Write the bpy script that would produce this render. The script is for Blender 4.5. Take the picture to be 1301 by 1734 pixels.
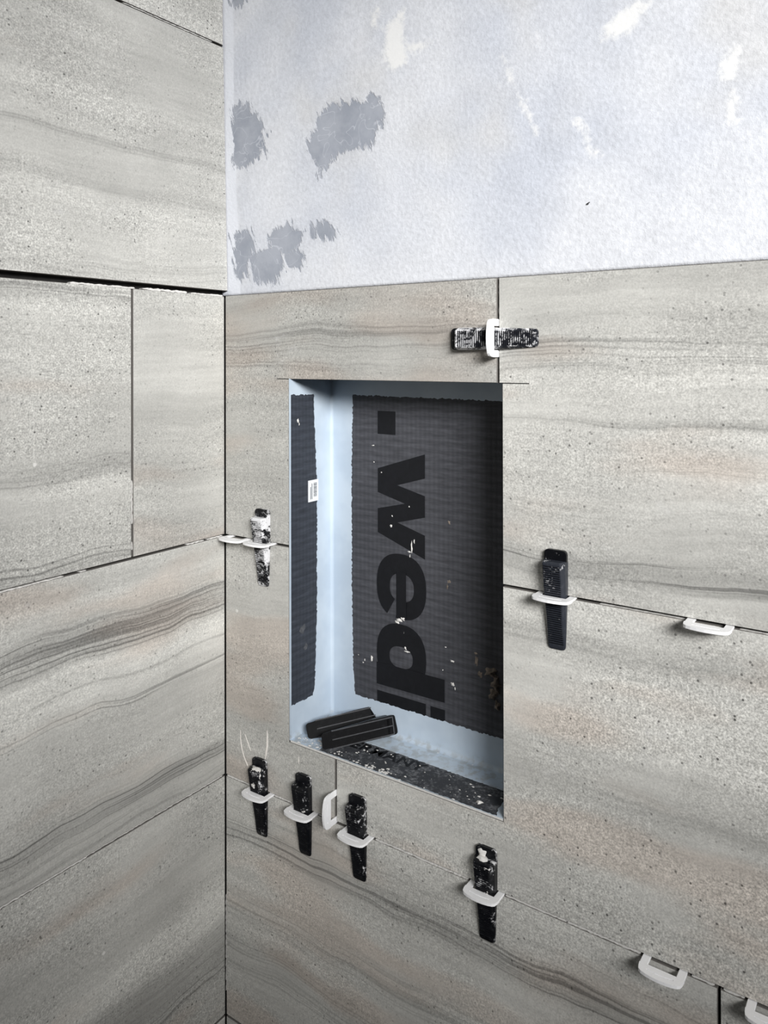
import bpy, bmesh, math, random
import numpy as np
from mathutils import Matrix, Vector

for o in list(bpy.data.objects):
    bpy.data.objects.remove(o, do_unlink=True)
scene = bpy.context.scene
C = scene.collection

# ------------------------------------------------------------------ camera
W_PX, H_PX = 1301.0, 1734.0
CAM = Vector((0.72408, -0.68865, 0.52161))
YAW, PITCH, ROLL, F_PX, CY = 0.608932, -0.002907, 0.002109, 1320.936, 601.92
fw = Vector((-math.sin(YAW) * math.cos(PITCH), math.cos(YAW) * math.cos(PITCH), -math.sin(PITCH)))
rt = Vector((math.cos(YAW), math.sin(YAW), 0))
dn = fw.cross(rt)
r2 = rt * math.cos(ROLL) + dn * math.sin(ROLL)
d2 = -rt * math.sin(ROLL) + dn * math.cos(ROLL)
cd = bpy.data.cameras.new('camera')
cam = bpy.data.objects.new('camera', cd)
C.objects.link(cam)
m = Matrix.Identity(4)
for i in range(3):
    m[i][0], m[i][1], m[i][2], m[i][3] = r2[i], -d2[i], -fw[i], CAM[i]
cam.matrix_world = m
cd.sensor_fit = 'VERTICAL'
cd.sensor_height = 36.0
cd.lens = F_PX / H_PX * 36.0
cd.shift_y = (CY - H_PX / 2) / H_PX
cd.clip_start = 0.01
scene.camera = cam

# ------------------------------------------------------------------ light
world = bpy.data.worlds.new('room_light')
scene.world = world
world.use_nodes = True
bg = world.node_tree.nodes['Background']
bg.inputs[0].default_value = (0.93, 0.97, 1.0, 1)
bg.inputs[1].default_value = 0.035


def area(name, loc, target, size, size_y, power, col, spread=180):
    ld = bpy.data.lights.new(name, 'AREA')
    ld.shape = 'RECTANGLE'
    ld.size, ld.size_y, ld.energy, ld.color = size, size_y, power, col
    ld.spread = math.radians(spread)
    lo = bpy.data.objects.new(name, ld)
    C.objects.link(lo)
    lo.location = loc
    lo.rotation_euler = (Vector(target) - Vector(loc)).to_track_quat('-Z', 'Y').to_euler()
    return lo


area('assumed_side_light', (2.04, -1.40, 1.24), (0.43, -0.0, 0.60), 1.10, 0.52, 6.7, (1.0, 0.995, 0.99), 42)  # assumed unseen area lamp, no window built; narrow spread dims the lower walls

vs = scene.view_settings
vs.view_transform = 'Standard'
vs.look = 'None'
vs.gamma = 1.0
vs.use_curve_mapping = False
vs.exposure = 0.12


# ------------------------------------------------------------------ helpers
def lin(*rgb):
    return tuple(((c / 255) / 12.92 if c / 255 <= 0.04045 else ((c / 255 + 0.055) / 1.055) ** 2.4) for c in rgb) + (1.0,)


class NT:
    """small node-graph writer"""

    def __init__(s, name):
        s.mat = bpy.data.materials.new(name)
        s.mat.use_nodes = True
        s.t = s.mat.node_tree
        s.b = s.t.nodes['Principled BSDF']

    def n(s, typ, ins=None, **props):
        nd = s.t.nodes.new(typ)
        for k, v in props.items():
            setattr(nd, k, v)
        for k, v in (ins or {}).items():
            s.put(nd.inputs[k], v)
        return nd

    def put(s, sock, v):
        if isinstance(v, bpy.types.NodeSocket):
            s.t.links.new(v, sock)
        else:
            sock.default_value = v

    def math(s, op, a, b=0.0, c=None, clamp=False):
        nd = s.n('ShaderNodeMath', {0: a, 1: b}, operation=op, use_clamp=clamp)
        if c is not None:
            s.put(nd.inputs[2], c)
        return nd.outputs[0]

    def noise(s, vec, scale, detail=2.0, rough=0.5, dist=0.0):
        return s.n('ShaderNodeTexNoise', {'Vector': vec, 'Scale': scale, 'Detail': detail, 'Roughness': rough, 'Distortion': dist}).outputs[0]

    def vec(s, x, y, z):
        return s.n('ShaderNodeCombineXYZ', {0: x, 1: y, 2: z}).outputs[0]

    def sstep(s, v, lo, hi):
        return s.n('ShaderNodeMapRange', {'Value': v, 'From Min': lo, 'From Max': hi, 'To Min': 0.0, 'To Max': 1.0},
                   interpolation_type='SMOOTHSTEP').outputs[0]

    def mr(s, v, lo, hi, a, b):
        return s.n('ShaderNodeMapRange', {'Value': v, 'From Min': lo, 'From Max': hi, 'To Min': a, 'To Max': b}).outputs[0]

    def mix(s, f, a, b, mode='MIX'):
        nd = s.n('ShaderNodeMix', data_type='RGBA', blend_type=mode)
        s.put(nd.inputs[0], f)
        s.put(nd.inputs[6], a)
        s.put(nd.inputs[7], b)
        return nd.outputs[2]

    def ramp(s, v, stops):
        nd = s.n('ShaderNodeValToRGB', {0: v})
        cr = nd.color_ramp
        stops = sorted(stops)[:32]
        cr.elements[0].position, cr.elements[1].position = stops[0][0], stops[-1][0]
        for k, st in enumerate(stops[1:-1]):
            cr.elements.new(st[0])
        for e, st in zip(cr.elements, stops):
            e.position = st[0]
            e.color = (st[1], st[1], st[1], 1)
        return nd.outputs[0]

    def bump(s, h, strength, dist):
        s.put(s.b.inputs['Normal'], s.n('ShaderNodeBump', {'Height': h, 'Strength': strength, 'Distance': dist}).outputs[0])

    def out(s, col=None, rough=None, spec=None):
        if col is not None:
            s.put(s.b.inputs['Base Color'], col)
        if rough is not None:
            s.put(s.b.inputs['Roughness'], rough)
        if spec is not None:
            s.put(s.b.inputs['Specular IOR Level'], spec)
        return s.mat

    def pos(s):
        return s.n('ShaderNodeNewGeometry').outputs['Position']

    def obj(s):
        return s.n('ShaderNodeTexCoord').outputs['Object']


def link(name, me, mat=None, parent=None):
    o = bpy.data.objects.new(name, me)
    C.objects.link(o)
    if mat is not None:
        for mm in (mat if isinstance(mat, (list, tuple)) else [mat]):
            me.materials.append(mm)
    if parent is not None:
        o.parent = parent
    return o


def pyd(name, verts, faces, mat=None, parent=None, smooth=False):
    me = bpy.data.meshes.new(name)
    me.from_pydata([tuple(v) for v in verts], [], faces)
    me.update()
    if smooth:
        for p in me.polygons:
            p.use_smooth = True
    return link(name, me, mat, parent)


def frombm(name, bm, mat=None, parent=None, smooth=False):
    bmesh.ops.recalc_face_normals(bm, faces=bm.faces)
    me = bpy.data.meshes.new(name)
    bm.to_mesh(me)
    bm.free()
    if smooth:
        for p in me.polygons:
            p.use_smooth = True
    return link(name, me, mat, parent)


def empty(name, loc=(0, 0, 0), rot=None):
    o = bpy.data.objects.new(name, None)
    o.empty_display_size = 0.01
    C.objects.link(o)
    o.location = loc
    if rot is not None:
        o.rotation_euler = rot
    return o


def tag(o, label=None, cat=None, group=None, kind=None):
    if label:
        o['label'] = label
    if cat:
        o['category'] = cat
    if group:
        o['group'] = group
    if kind:
        o['kind'] = kind
    return o


def boxes(name, bs, mat, parent=None):
    v, f = [], []
    for (x0, x1, y0, y1, z0, z1) in bs:
        k = len(v)
        v += [(x0, y0, z0), (x1, y0, z0), (x1, y1, z0), (x0, y1, z0), (x0, y0, z1), (x1, y0, z1), (x1, y1, z1), (x0, y1, z1)]
        f += [(k, k + 3, k + 2, k + 1), (k + 4, k + 5, k + 6, k + 7), (k, k + 1, k + 5, k + 4), (k + 1, k + 2, k + 6, k + 5),
              (k + 2, k + 3, k + 7, k + 6), (k + 3, k, k + 4, k + 7)]
    return pyd(name, v, f, mat, parent)


def wobble(seed, n, amp, smooth=0):
    rnd = np.random.RandomState(seed)
    a = rnd.uniform(-1, 1, n + 2 * smooth + 2)
    for _ in range(smooth):
        a = (a[:-1] + a[1:]) / 2
    a = a[:n]
    return a * amp


# ------------------------------------------------------------------ materials
def tile_material(name, z0, z1, stops, lines, seed, slope=0.0, warm=0.5, rough_speck=1.0):
    """banded porcelain: stops = (height, tone), lines = (height, half width, strength) of fine dark strata"""
    g = NT(name)
    sp = g.n('ShaderNodeSeparateXYZ', {0: g.pos()})
    a = g.math('ADD', sp.outputs[0], sp.outputs[1])
    z = sp.outputs[2]
    v3 = g.vec(a, seed * 3.7, z)
    w1 = g.math('MULTIPLY_ADD', g.noise(g.vec(g.math('MULTIPLY', a, 5.0), seed * 1.3, g.math('MULTIPLY', z, 6.0)), 1.0, 2.0), 0.036, -0.018)
    w2 = g.math('MULTIPLY_ADD', g.noise(g.vec(g.math('MULTIPLY', a, 16.0), seed * 2.1, g.math('MULTIPLY', z, 10.0)), 1.0, 2.0), 0.010, -0.005)
    t = g.math('ADD', g.math('MULTIPLY_ADD', a, -slope, z), g.math('ADD', w1, w2))
    tn = g.mr(t, z0, z1, 0.0, 1.0)
    nz = lambda h: min(1.0, max(0.0, (h - z0) / (z1 - z0)))
    tone = g.ramp(tn, [(nz(h), v * 0.5) for h, v in stops])
    ls = [(0.0, 0.0)]
    for h, hw, s in sorted(lines):
        for d, q in ((-1.6, 0), (-0.8, s), (0.8, s), (1.6, 0)):
            p = nz(h + d * hw)
            if p > ls[-1][0]:
                ls.append((p, q))
    if ls[-1][0] < 1:
        ls.append((1.0, ls[-1][1]))
    lm = g.ramp(tn, ls)
    fine = g.noise(g.vec(g.math('MULTIPLY', a, 3.0), seed * 5.1, g.math('MULTIPLY', t, 330.0)), 1.0, 2.5, 0.6)
    fine = g.math('MULTIPLY', g.sstep(fine, 0.46, 0.66), lm)
    broad = g.noise(g.vec(g.math('MULTIPLY', a, 2.2), seed * 7.7, g.math('MULTIPLY', t, 42.0)), 1.0, 3.0, 0.55)
    fibre = g.noise(g.vec(g.math('MULTIPLY', a, 14.0), seed * 4.4, g.math('MULTIPLY', t, 260.0)), 1.0, 2.0, 0.6)
    blot = g.noise(v3, 9.0, 3.0, 0.6)
    # colour
    hue = g.sstep(g.noise(g.vec(g.math('MULTIPLY', a, 4.0), seed * 9.1, g.math('MULTIPLY', t, 16.0)), 1.0, 2.0), 0.66 - 0.3 * warm, 0.84 - 0.3 * warm)
    col = g.mix(hue, lin(190, 189, 184), lin(187, 180, 172))
    k = g.math('MULTIPLY', tone, 2.0)
    k = g.math('MULTIPLY', k, g.mr(broad, 0.25, 0.75, 0.87, 1.13))
    k = g.math('MULTIPLY', k, g.mr(blot, 0.25, 0.75, 0.88, 1.12))
    k = g.math('MULTIPLY', k, g.mr(fibre, 0.25, 0.75, 0.94, 1.06))
    k = g.math('MULTIPLY', k, g.math('SUBTRACT', 1.0, g.math('MULTIPLY', fine, 0.62)))
    # grain
    rg = g.sstep(g.noise(g.vec(g.math('MULTIPLY', a, 6.0), seed * 6.3, g.math('MULTIPLY', t, 13.0)), 1.0, 2.0), 0.32, 0.62)
    rg = g.math('MULTIPLY_ADD', rg, 0.75 * rough_speck, 0.25)
    gr = g.noise(v3, 520.0, 2.0, 0.7)
    gr2 = g.noise(v3, 190.0, 2.0, 0.6)
    k = g.math('MULTIPLY', k, g.math('MULTIPLY_ADD', g.math('MULTIPLY', g.mr(gr, 0.25, 0.75, -0.52, 0.52), rg), 1.0, 1.0))
    k = g.math('MULTIPLY', k, g.math('MULTIPLY_ADD', g.math('MULTIPLY', g.mr(gr2, 0.25, 0.75, -0.24, 0.24), rg), 1.0, 1.0))
    vo = g.n('ShaderNodeTexVoronoi', {'Vector': v3, 'Scale': 150.0})
    spk = g.math('MULTIPLY', g.math('SUBTRACT', 1.0, g.sstep(vo.outputs['Distance'], 0.10, 0.22)),
                 g.sstep(g.n('ShaderNodeSeparateColor', {0: vo.outputs['Color']}).outputs[0], 0.62, 0.72))
    k = g.math('MULTIPLY', k, g.math('SUBTRACT', 1.0, g.math('MULTIPLY', g.math('MULTIPLY', spk, rg), 0.72)))
    out = g.mix(1.0, col, g.n('ShaderNodeCombineColor', {0: k, 1: k, 2: k}).outputs[0], 'MULTIPLY')
    # pale plaster dust rubbed on the face
    du = g.noise(v3, 26.0, 4.0, 0.75)
    du = g.math('MULTIPLY', g.sstep(du, 0.60, 0.82), g.sstep(g.noise(v3, 5.0, 1.0), 0.48, 0.66))
    out = g.mix(g.math('MULTIPLY', du, 0.5), out, lin(214, 213, 214))
    vo2 = g.n('ShaderNodeTexVoronoi', {'Vector': v3, 'Scale': 24.0})
    ch = g.math('MULTIPLY', g.math('SUBTRACT', 1.0, g.sstep(g.math('ADD', vo2.outputs['Distance'], g.math('MULTIPLY', gr2, 0.08)), 0.075, 0.105)),
                g.sstep(g.n('ShaderNodeSeparateColor', {0: vo2.outputs['Color']}).outputs[1], 0.84, 0.86))
    out = g.mix(g.math('MULTIPLY', ch, 0.8), out, lin(228, 226, 222))
    g.bump(g.math('MULTIPLY_ADD', gr, 0.6, g.math('MULTIPLY', spk, -0.6)), 0.35, 0.0006)
    return g.out(out, 0.62, 0.3)


def plain(name, col, rough=0.6, spec=0.35, nscale=60, namp=0.12, bump=0.0, bdist=0.0005):
    g = NT(name)
    n = g.noise(g.obj(), nscale, 3.0, 0.6)
    k = g.mr(n, 0.25, 0.75, 1 - namp, 1 + namp)
    c = g.mix(1.0, col, g.n('ShaderNodeCombineColor', {0: k, 1: k, 2: k}).outputs[0], 'MULTIPLY')
    if bump:
        g.bump(n, bump, bdist)
    return g.out(c, rough, spec)


M = {}
M['tile_edge'] = plain('raw_tile_edge', lin(112, 109, 105), 0.75, 0.2, 400, 0.12)
M['backing'] = plain('backing_mortar', lin(46, 45, 44), 0.9, 0.1, 120, 0.3)
M['mortar'] = plain('white_mortar', lin(222, 220, 216), 0.85, 0.15, 300, 0.12, 0.5)
M['floor'] = plain('cement_screed', lin(92, 88, 83), 0.9, 0.15, 20, 0.25)
M['clip'] = plain('white_plastic', lin(250, 250, 251), 0.35, 0.5, 500, 0.015)
M['coat'] = None


def plaster_material():
    g = NT('plaster')
    p = g.pos()
    sp = g.n('ShaderNodeSeparateXYZ', {0: p})
    x, z = sp.outputs[0], sp.outputs[2]
    gs = g.n('ShaderNodeAttribute', attribute_name='grey_fill').outputs['Fac']
    ws = g.n('ShaderNodeAttribute', attribute_name='white_fill').outputs['Fac']
    ss = g.n('ShaderNodeAttribute', attribute_name='corner_strip').outputs['Fac']
    n1 = g.noise(p, 4.5, 3.0, 0.55)
    n2 = g.noise(p, 22.0, 4.0, 0.65)
    n3 = g.noise(p, 210.0, 3.0, 0.6)
    n4 = g.noise(g.vec(g.math('MULTIPLY_ADD', z, 55.0, g.math('MULTIPLY', x, 150.0)), 0.0, g.math('MULTIPLY_ADD', x, -22.0, g.math('MULTIPLY', z, 30.0))), 1.0, 4.0, 0.7)
    base = g.mix(g.sstep(n1, 0.34, 0.62), lin(193, 197, 206), lin(210, 212, 217))
    base = g.mix(g.math('MULTIPLY', g.sstep(g.noise(p, 7.0, 2.0), 0.5, 0.7), 0.55), base, lin(205, 204, 202))
    k = g.mr(n3, 0.25, 0.75, 0.90, 1.09)
    k2 = g.mr(n2, 0.25, 0.75, 0.95, 1.05)
    kk = g.math('MULTIPLY', k, k2)
    base = g.mix(1.0, base, g.n('ShaderNodeCombineColor', {0: kk, 1: kk, 2: kk}).outputs[0], 'MULTIPLY')
    # pale scuffs
    sc = g.math('MULTIPLY', g.sstep(n4, 0.56, 0.72), g.sstep(g.noise(p, 9.0, 2.0), 0.52, 0.68))
    base = g.mix(g.math('MULTIPLY', sc, 0.75), base, lin(228, 229, 232))
    # corner strip of smooth white filler
    rs = g.math('MULTIPLY_ADD', g.math('SUBTRACT', n2, 0.5), 0.006, ss)
    base = g.mix(g.math('MULTIPLY', g.sstep(rs, -0.0015, 0.002), 0.8), base, lin(220, 223, 230))
    # grey smears of filler, ragged towards their edges
    rg = g.math('MULTIPLY_ADD', g.math('SUBTRACT', n4, 0.5), 0.042, gs)
    rg = g.math('MULTIPLY_ADD', g.math('SUBTRACT', n2, 0.5), 0.034, rg)
    rg = g.math('MULTIPLY_ADD', g.math('SUBTRACT', n3, 0.5), 0.010, rg)
    gm = g.sstep(rg, -0.0022, 0.0030)
    gcol = g.mix(g.sstep(n2, 0.35, 0.65), lin(146, 151, 161), lin(163, 167, 176))
    base = g.mix(gm, base, gcol)
    cr = g.sstep(g.math('ABSOLUTE', g.math('SUBTRACT', g.noise(p, 34.0, 2.0, 0.5, 0.6), 0.5)), 0.0, 0.010)
    base = g.mix(g.math('MULTIPLY', g.math('MULTIPLY', g.math('SUBTRACT', 1.0, cr), gm), 0.42), base, lin(205, 208, 216))
    # white filler
    rw = g.math('MULTIPLY_ADD', g.math('SUBTRACT', n2, 0.5), 0.026, ws)
    rw = g.math('MULTIPLY_ADD', g.math('SUBTRACT', n3, 0.5), 0.014, rw)
    wm = g.math('MULTIPLY', g.sstep(rw, -0.004, 0.006), 0.9)
    base = g.mix(wm, base, lin(229, 229, 228))
    h = g.math('MULTIPLY', n3, g.math('SUBTRACT', 1.0, g.math('MULTIPLY', g.math('MAXIMUM', wm, gm), 0.8)))
    h = g.math('MULTIPLY_ADD', wm, 0.5, h)
    h = g.math('MULTIPLY_ADD', gm, -0.4, h)
    g.bump(h, 0.55, 0.0012)
    return g.out(base, 0.85, 0.15)


M['plaster'] = plaster_material()


def board_material(name, base, ax):
    """grey woven facing of the foam board; ax = axes across and along the weave"""
    g = NT(name)
    p = g.pos()
    sp = g.n('ShaderNodeSeparateXYZ', {0: p})
    u, v = sp.outputs[ax[0]], sp.outputs[ax[1]]
    w1 = g.math('SINE', g.math('MULTIPLY', u, 2 * math.pi / 0.0062))
    v2 = g.math('MULTIPLY_ADD', g.noise(p, 30.0, 1.0), 0.004, v)
    w2 = g.math('SINE', g.math('MULTIPLY', v2, 2 * math.pi / 0.0095))
    w3 = g.noise(g.vec(g.math('MULTIPLY', u, 60.0), 0.0, g.math('MULTIPLY', v, 420.0)), 1.0, 2.0)
    k = g.math('MULTIPLY_ADD', w1, 0.07, 1.0)
    k = g.math('MULTIPLY', k, g.math('MULTIPLY_ADD', w2, 0.12, 1.0))
    k = g.math('MULTIPLY', k, g.mr(w3, 0.25, 0.75, 0.75, 1.25))
    k = g.math('MULTIPLY', k, g.mr(g.noise(p, 14.0, 3.0), 0.25, 0.75, 0.85, 1.15))
    c = g.mix(1.0, base, g.n('ShaderNodeCombineColor', {0: k, 1: k, 2: k}).outputs[0], 'MULTIPLY')
    vo = g.n('ShaderNodeTexVoronoi', {'Vector': p, 'Scale': 75.0})
    ch = g.math('MULTIPLY', g.math('SUBTRACT', 1.0, g.sstep(g.math('ADD', vo.outputs['Distance'], g.math('MULTIPLY', w3, 0.06)), 0.10, 0.13)),
                g.sstep(g.n('ShaderNodeSeparateColor', {0: vo.outputs['Color']}).outputs[1], 0.95, 0.96))
    c = g.mix(g.math('MULTIPLY', ch, 0.6), c, lin(205, 205, 205))
    g.bump(g.math('ADD', w1, w2), 0.12, 0.0004)
    return g.out(c, 0.6, 0.3)


M['board_back'] = board_material('board_back', lin(72, 73, 78), (0, 2))
M['board_side'] = board_material('board_side', lin(58, 62, 70), (1, 2))


def floor_board_material():
    g = NT('board_floor')
    p = g.pos()
    n = g.noise(p, 60.0, 4.0, 0.75)
    n2 = g.noise(p, 300.0, 3.0, 0.7)
    c = g.mix(g.sstep(g.math('MULTIPLY_ADD', n2, 0.4, g.math('MULTIPLY', n, 0.6)), 0.47, 0.66), lin(62, 64, 68), lin(128, 130, 133))
    return g.out(c, 0.7, 0.3)


M['board_floor'] = floor_board_material()


def coat_material():
    g = NT('sealing_coat')
    p = g.pos()
    n = g.noise(p, 18.0, 3.0, 0.6)
    n2 = g.noise(p, 120.0, 2.0, 0.6)
    c = g.mix(g.sstep(n, 0.35, 0.65), lin(188, 202, 216), lin(200, 213, 225))
    # yellowish and sandy residue low down on the box floor, in patches
    sp = g.n('ShaderNodeSeparateXYZ', {0: p})
    low = g.math('SUBTRACT', 1.0, g.sstep(g.math('MULTIPLY_ADD', n, 0.03, sp.outputs[2]), 0.086, 0.098))
    c = g.mix(g.math('MULTIPLY', g.math('MULTIPLY', low, g.sstep(n2, 0.4, 0.65)), 0.5), c, lin(150, 147, 136))
    vo = g.n('ShaderNodeTexVoronoi', {'Vector': p, 'Scale': 110.0})
    ch = g.math('MULTIPLY', g.math('SUBTRACT', 1.0, g.sstep(vo.outputs['Distance'], 0.08, 0.14)),
                g.math('MULTIPLY', low, g.sstep(g.n('ShaderNodeSeparateColor', {0: vo.outputs['Color']}).outputs[1], 0.86, 0.88)))
    c = g.mix(ch, c, lin(228, 230, 232))
    g.bump(n2, 0.15, 0.0006)
    return g.out(c, 0.42, 0.4)


M['coat'] = coat_material()
M['ink'] = plain('black_print', lin(21, 22, 26), 0.55, 0.3, 160, 0.2)
M['ink_floor'] = plain('floor_print', lin(22, 23, 26), 0.6, 0.3, 260, 0.4)
M['paper'] = plain('sticker_paper', lin(236, 238, 240), 0.5, 0.3, 200, 0.03)
M['bar'] = plain('sticker_print', lin(70, 74, 80), 0.6, 0.2, 100, 0.02)
M['crust'] = plain('brown_mortar_crust', lin(128, 118, 108), 0.9, 0.15, 220, 0.55, 0.6, 0.001)


def wedge_material(name, amount, seed, tint=(13, 14, 18)):
    g = NT(name)
    o = g.obj()
    sh = g.n('ShaderNodeVectorMath', {0: o, 1: (seed * 0.37, seed * 0.71, seed * 0.53)}, operation='ADD').outputs[0]
    big = g.noise(sh, 70.0, 3.0, 0.65, 0.8)
    sml = g.noise(sh, 420.0, 3.0, 0.7)
    sp = g.n('ShaderNodeSeparateXYZ', {0: o})
    head = g.sstep(sp.outputs[2], 0.045, 0.088)          # more mortar towards the struck end
    f = g.math('MULTIPLY_ADD', sml, 0.35, g.math('MULTIPLY', big, 0.65))
    f = g.math('ADD', f, g.math('MULTIPLY_ADD', head, 0.06, amount))
    mk = g.sstep(f, 0.56, 0.66)
    c = g.mix(mk, lin(*tint), lin(222, 222, 224))
    film = g.sstep(g.noise(sh, 160.0, 3.0, 0.7), 0.5, 0.75)
    c = g.mix(g.math('MULTIPLY', film, max(0.02, 0.09 + amount * 0.6)), c, lin(150, 152, 158))
    g.bump(g.math('MULTIPLY', mk, 1.0), 0.4, 0.0008)
    return g.out(c, g.mr(mk, 0, 1, 0.34, 0.85), 0.28)


# ------------------------------------------------------------------ setting
GAP = 0.0012      # half a joint
Y_PL = 0.006      # plaster face behind the tile face

# niche opening in the tiling
NX0, NX1, NZ0, NZ1 = 0.1071, 0.3843, 0.0706, 0.4968

wall_back = boxes('wall_back', [
    (-0.16, 0.098, 0.0115, 0.11, -0.62, 1.5), (0.393, 1.30, 0.0115, 0.11, -0.62, 1.5),
    (0.098, 0.393, 0.0115, 0.11, -0.62, 0.062), (0.098, 0.393, 0.0115, 0.11, 0.506, 1.5),
    (0.098, 0.393, 0.098, 0.11, 0.062, 0.506)], M['backing'])
tag(wall_back, 'wall behind the niche, grey-white plaster above beige stone-look tiles', kind='structure')
wall_left = boxes('wall_left', [(-0.16, -0.0115, -1.26, 0.0110, -0.62, 1.5)], M['backing'])
tag(wall_left, 'left wall clad in large grey-beige stone-look tiles', kind='structure')
floor = boxes('floor', [(-0.16, 1.30, -2.2, 0.11, -0.66, -0.62)], M['floor'])
tag(floor, 'grey cement floor below the tiled walls', kind='structure')


def plaster():
    st = 0.003
    xs = np.arange(-0.0112, 1.30, st)
    zs = np.arange(0.6005, 1.50, st)
    X, Z = np.meshgrid(xs, zs)
    rnd = np.random.RandomState(5)

    def low(sx, amp):
        kx = rnd.uniform(-1, 1, (10, 2)) * 2 * math.pi / sx
        ph = rnd.uniform(0, 6.28, 10)
        return sum(np.sin(X * a + Z * b + p) for (a, b), p in zip(kx, ph)) * amp / 10
    Y = Y_PL - np.clip(Z - 0.605, 0, 0.5) * 0.021 * np.clip(1 - X / 0.5, 0, 1) + low(0.25, 0.0012) + low(0.05, 0.0004)

    def sdf(poly):
        P = np.array(poly)
        d = np.full(X.shape, 1e9)
        inside = np.zeros(X.shape, bool)
        for i in range(len(P)):
            ax, az = P[i - 1]
            bx, bz = P[i]
            ex, ez = bx - ax, bz - az
            t = np.clip(((X - ax) * ex + (Z - az) * ez) / (ex * ex + ez * ez + 1e-12), 0, 1)
            d = np.minimum(d, np.hypot(X - ax - t * ex, Z - az - t * ez))
            cross = (az > Z) != (bz > Z)
            with np.errstate(divide='ignore', invalid='ignore'):
                xi = ax + (Z - az) * ex / (ez if abs(ez) > 1e-9 else 1e-9)
            inside ^= cross & (X < xi)
        return np.where(inside, d, -d)
    grey = [
        [(0.0103, 0.835), (0.025, 0.838), (0.0413, 0.8329), (0.0612, 0.8111), (0.0681, 0.7776), (0.0581, 0.761), (0.0309, 0.7554), (0.0122, 0.7714)],
        [(0.1502, 0.8024), (0.1892, 0.812), (0.2358, 0.8064), (0.2317, 0.7618), (0.218, 0.7509), (0.1848, 0.7513), (0.1589, 0.7396), (0.1518, 0.7283), (0.1385, 0.7597), (0.1349, 0.774), (0.1484, 0.7822)],
        [(0.0078, 0.6752), (0.0256, 0.6824), (0.0459, 0.6717), (0.0509, 0.6604), (0.0368, 0.636), (0.0326, 0.6157), (0.0119, 0.6228)],
        [(0.068, 0.668), (0.086, 0.676), (0.109, 0.680), (0.1294, 0.6698), (0.118, 0.648), (0.0824, 0.6431)],
        [(0.0358, 0.6507), (0.09, 0.6536), (0.0976, 0.6282), (0.0755, 0.6083), (0.0408, 0.6152)],
        [(0.0106, 0.9926), (0.0516, 0.99), (0.0464, 0.966), (0.0264, 0.9548), (0.012, 0.962)],
    ]
    faint = [[(0.222, 0.800), (0.240, 0.812), (0.244, 0.772), (0.228, 0.768)], [(0.060, 0.800), (0.078, 0.795), (0.074, 0.765), (0.06, 0.768)], [(0.09, 0.648), (0.135, 0.655), (0.13, 0.625), (0.095, 0.62)], [(0.128, 0.672), (0.155, 0.684), (0.178, 0.668), (0.170, 0.65), (0.13, 0.652)]]
    white = [
        [(0.2423, 0.8792), (0.2693, 0.8921), (0.2692, 0.8347), (0.2539, 0.8284), (0.2446, 0.8465)],
        [(0.4827, 0.8208), (0.5153, 0.8459), (0.5254, 0.8338), (0.5097, 0.8116), (0.4799, 0.808)],
        [(0.583, 0.7665), (0.5966, 0.7754), (0.5942, 0.7498), (0.5853, 0.7487)],
        [(0.4665, 0.7199), (0.4823, 0.7067), (0.4703, 0.7062)],
        [(0.3966, 0.7858), (0.4074, 0.7649), (0.3991, 0.7641)],
        [(0.380, 0.818), (0.386, 0.818), (0.396, 0.786), (0.391, 0.786)],
        [(0.226, 0.898), (0.235, 0.900), (0.233, 0.880), (0.226, 0.882)],
        [(0.355, 0.93), (0.375, 0.95), (0.378, 0.90), (0.360, 0.895)],
        [(0.405, 0.765), (0.409, 0.762), (0.421, 0.735), (0.417, 0.733)],
        [(0.456, 0.742), (0.461, 0.742), (0.472, 0.720), (0.467, 0.719)],
        [(0.268, 0.850), (0.280, 0.853), (0.305, 0.848), (0.280, 0.845)],
        [(0.589, 0.745), (0.594, 0.745), (0.593, 0.715), (0.590, 0.715)],
        [(0.545, 0.862), (0.565, 0.880), (0.57, 0.872), (0.55, 0.858)],
        [(0.78, 0.75), (0.83, 0.79), (0.84, 0.76), (0.80, 0.73)],
    ]
    G = np.max([sdf(p) for p in grey] + [sdf(p) - 0.0025 for p in faint], axis=0)
    Wt = np.max([sdf(p) for p in white], axis=0)
    S = 0.020 - X - 0.004 * np.sin(Z * 9)
    H, Wd = X.shape
    verts = np.stack([X, Y, Z], -1).reshape(-1, 3)
    idx = np.arange(H * Wd).reshape(H, Wd)
    f = np.stack([idx[:-1, :-1], idx[:-1, 1:], idx[1:, 1:], idx[1:, :-1]], -1).reshape(-1, 4)
    me = bpy.data.meshes.new('plaster_coat')
    me.from_pydata(verts.tolist(), [], f.tolist())
    for nm, arr in (('grey_fill', G), ('white_fill', Wt), ('corner_strip', S)):
        at = me.attributes.new(nm, 'FLOAT', 'POINT')
        at.data.foreach_set('value', np.clip(arr, -0.2, 0.2).astype(np.float32).ravel())
    for p in me.polygons:
        p.use_smooth = True
    o = link('plaster_coat', me, M['plaster'], wall_back)
    sm = o.modifiers.new('thickness', 'SOLIDIFY')
    sm.thickness = 0.005
    sm.offset = -1.0
    o['label'] = 'rough bluish-white plaster with grey and white filler patches'
    return o


plaster()


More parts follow.
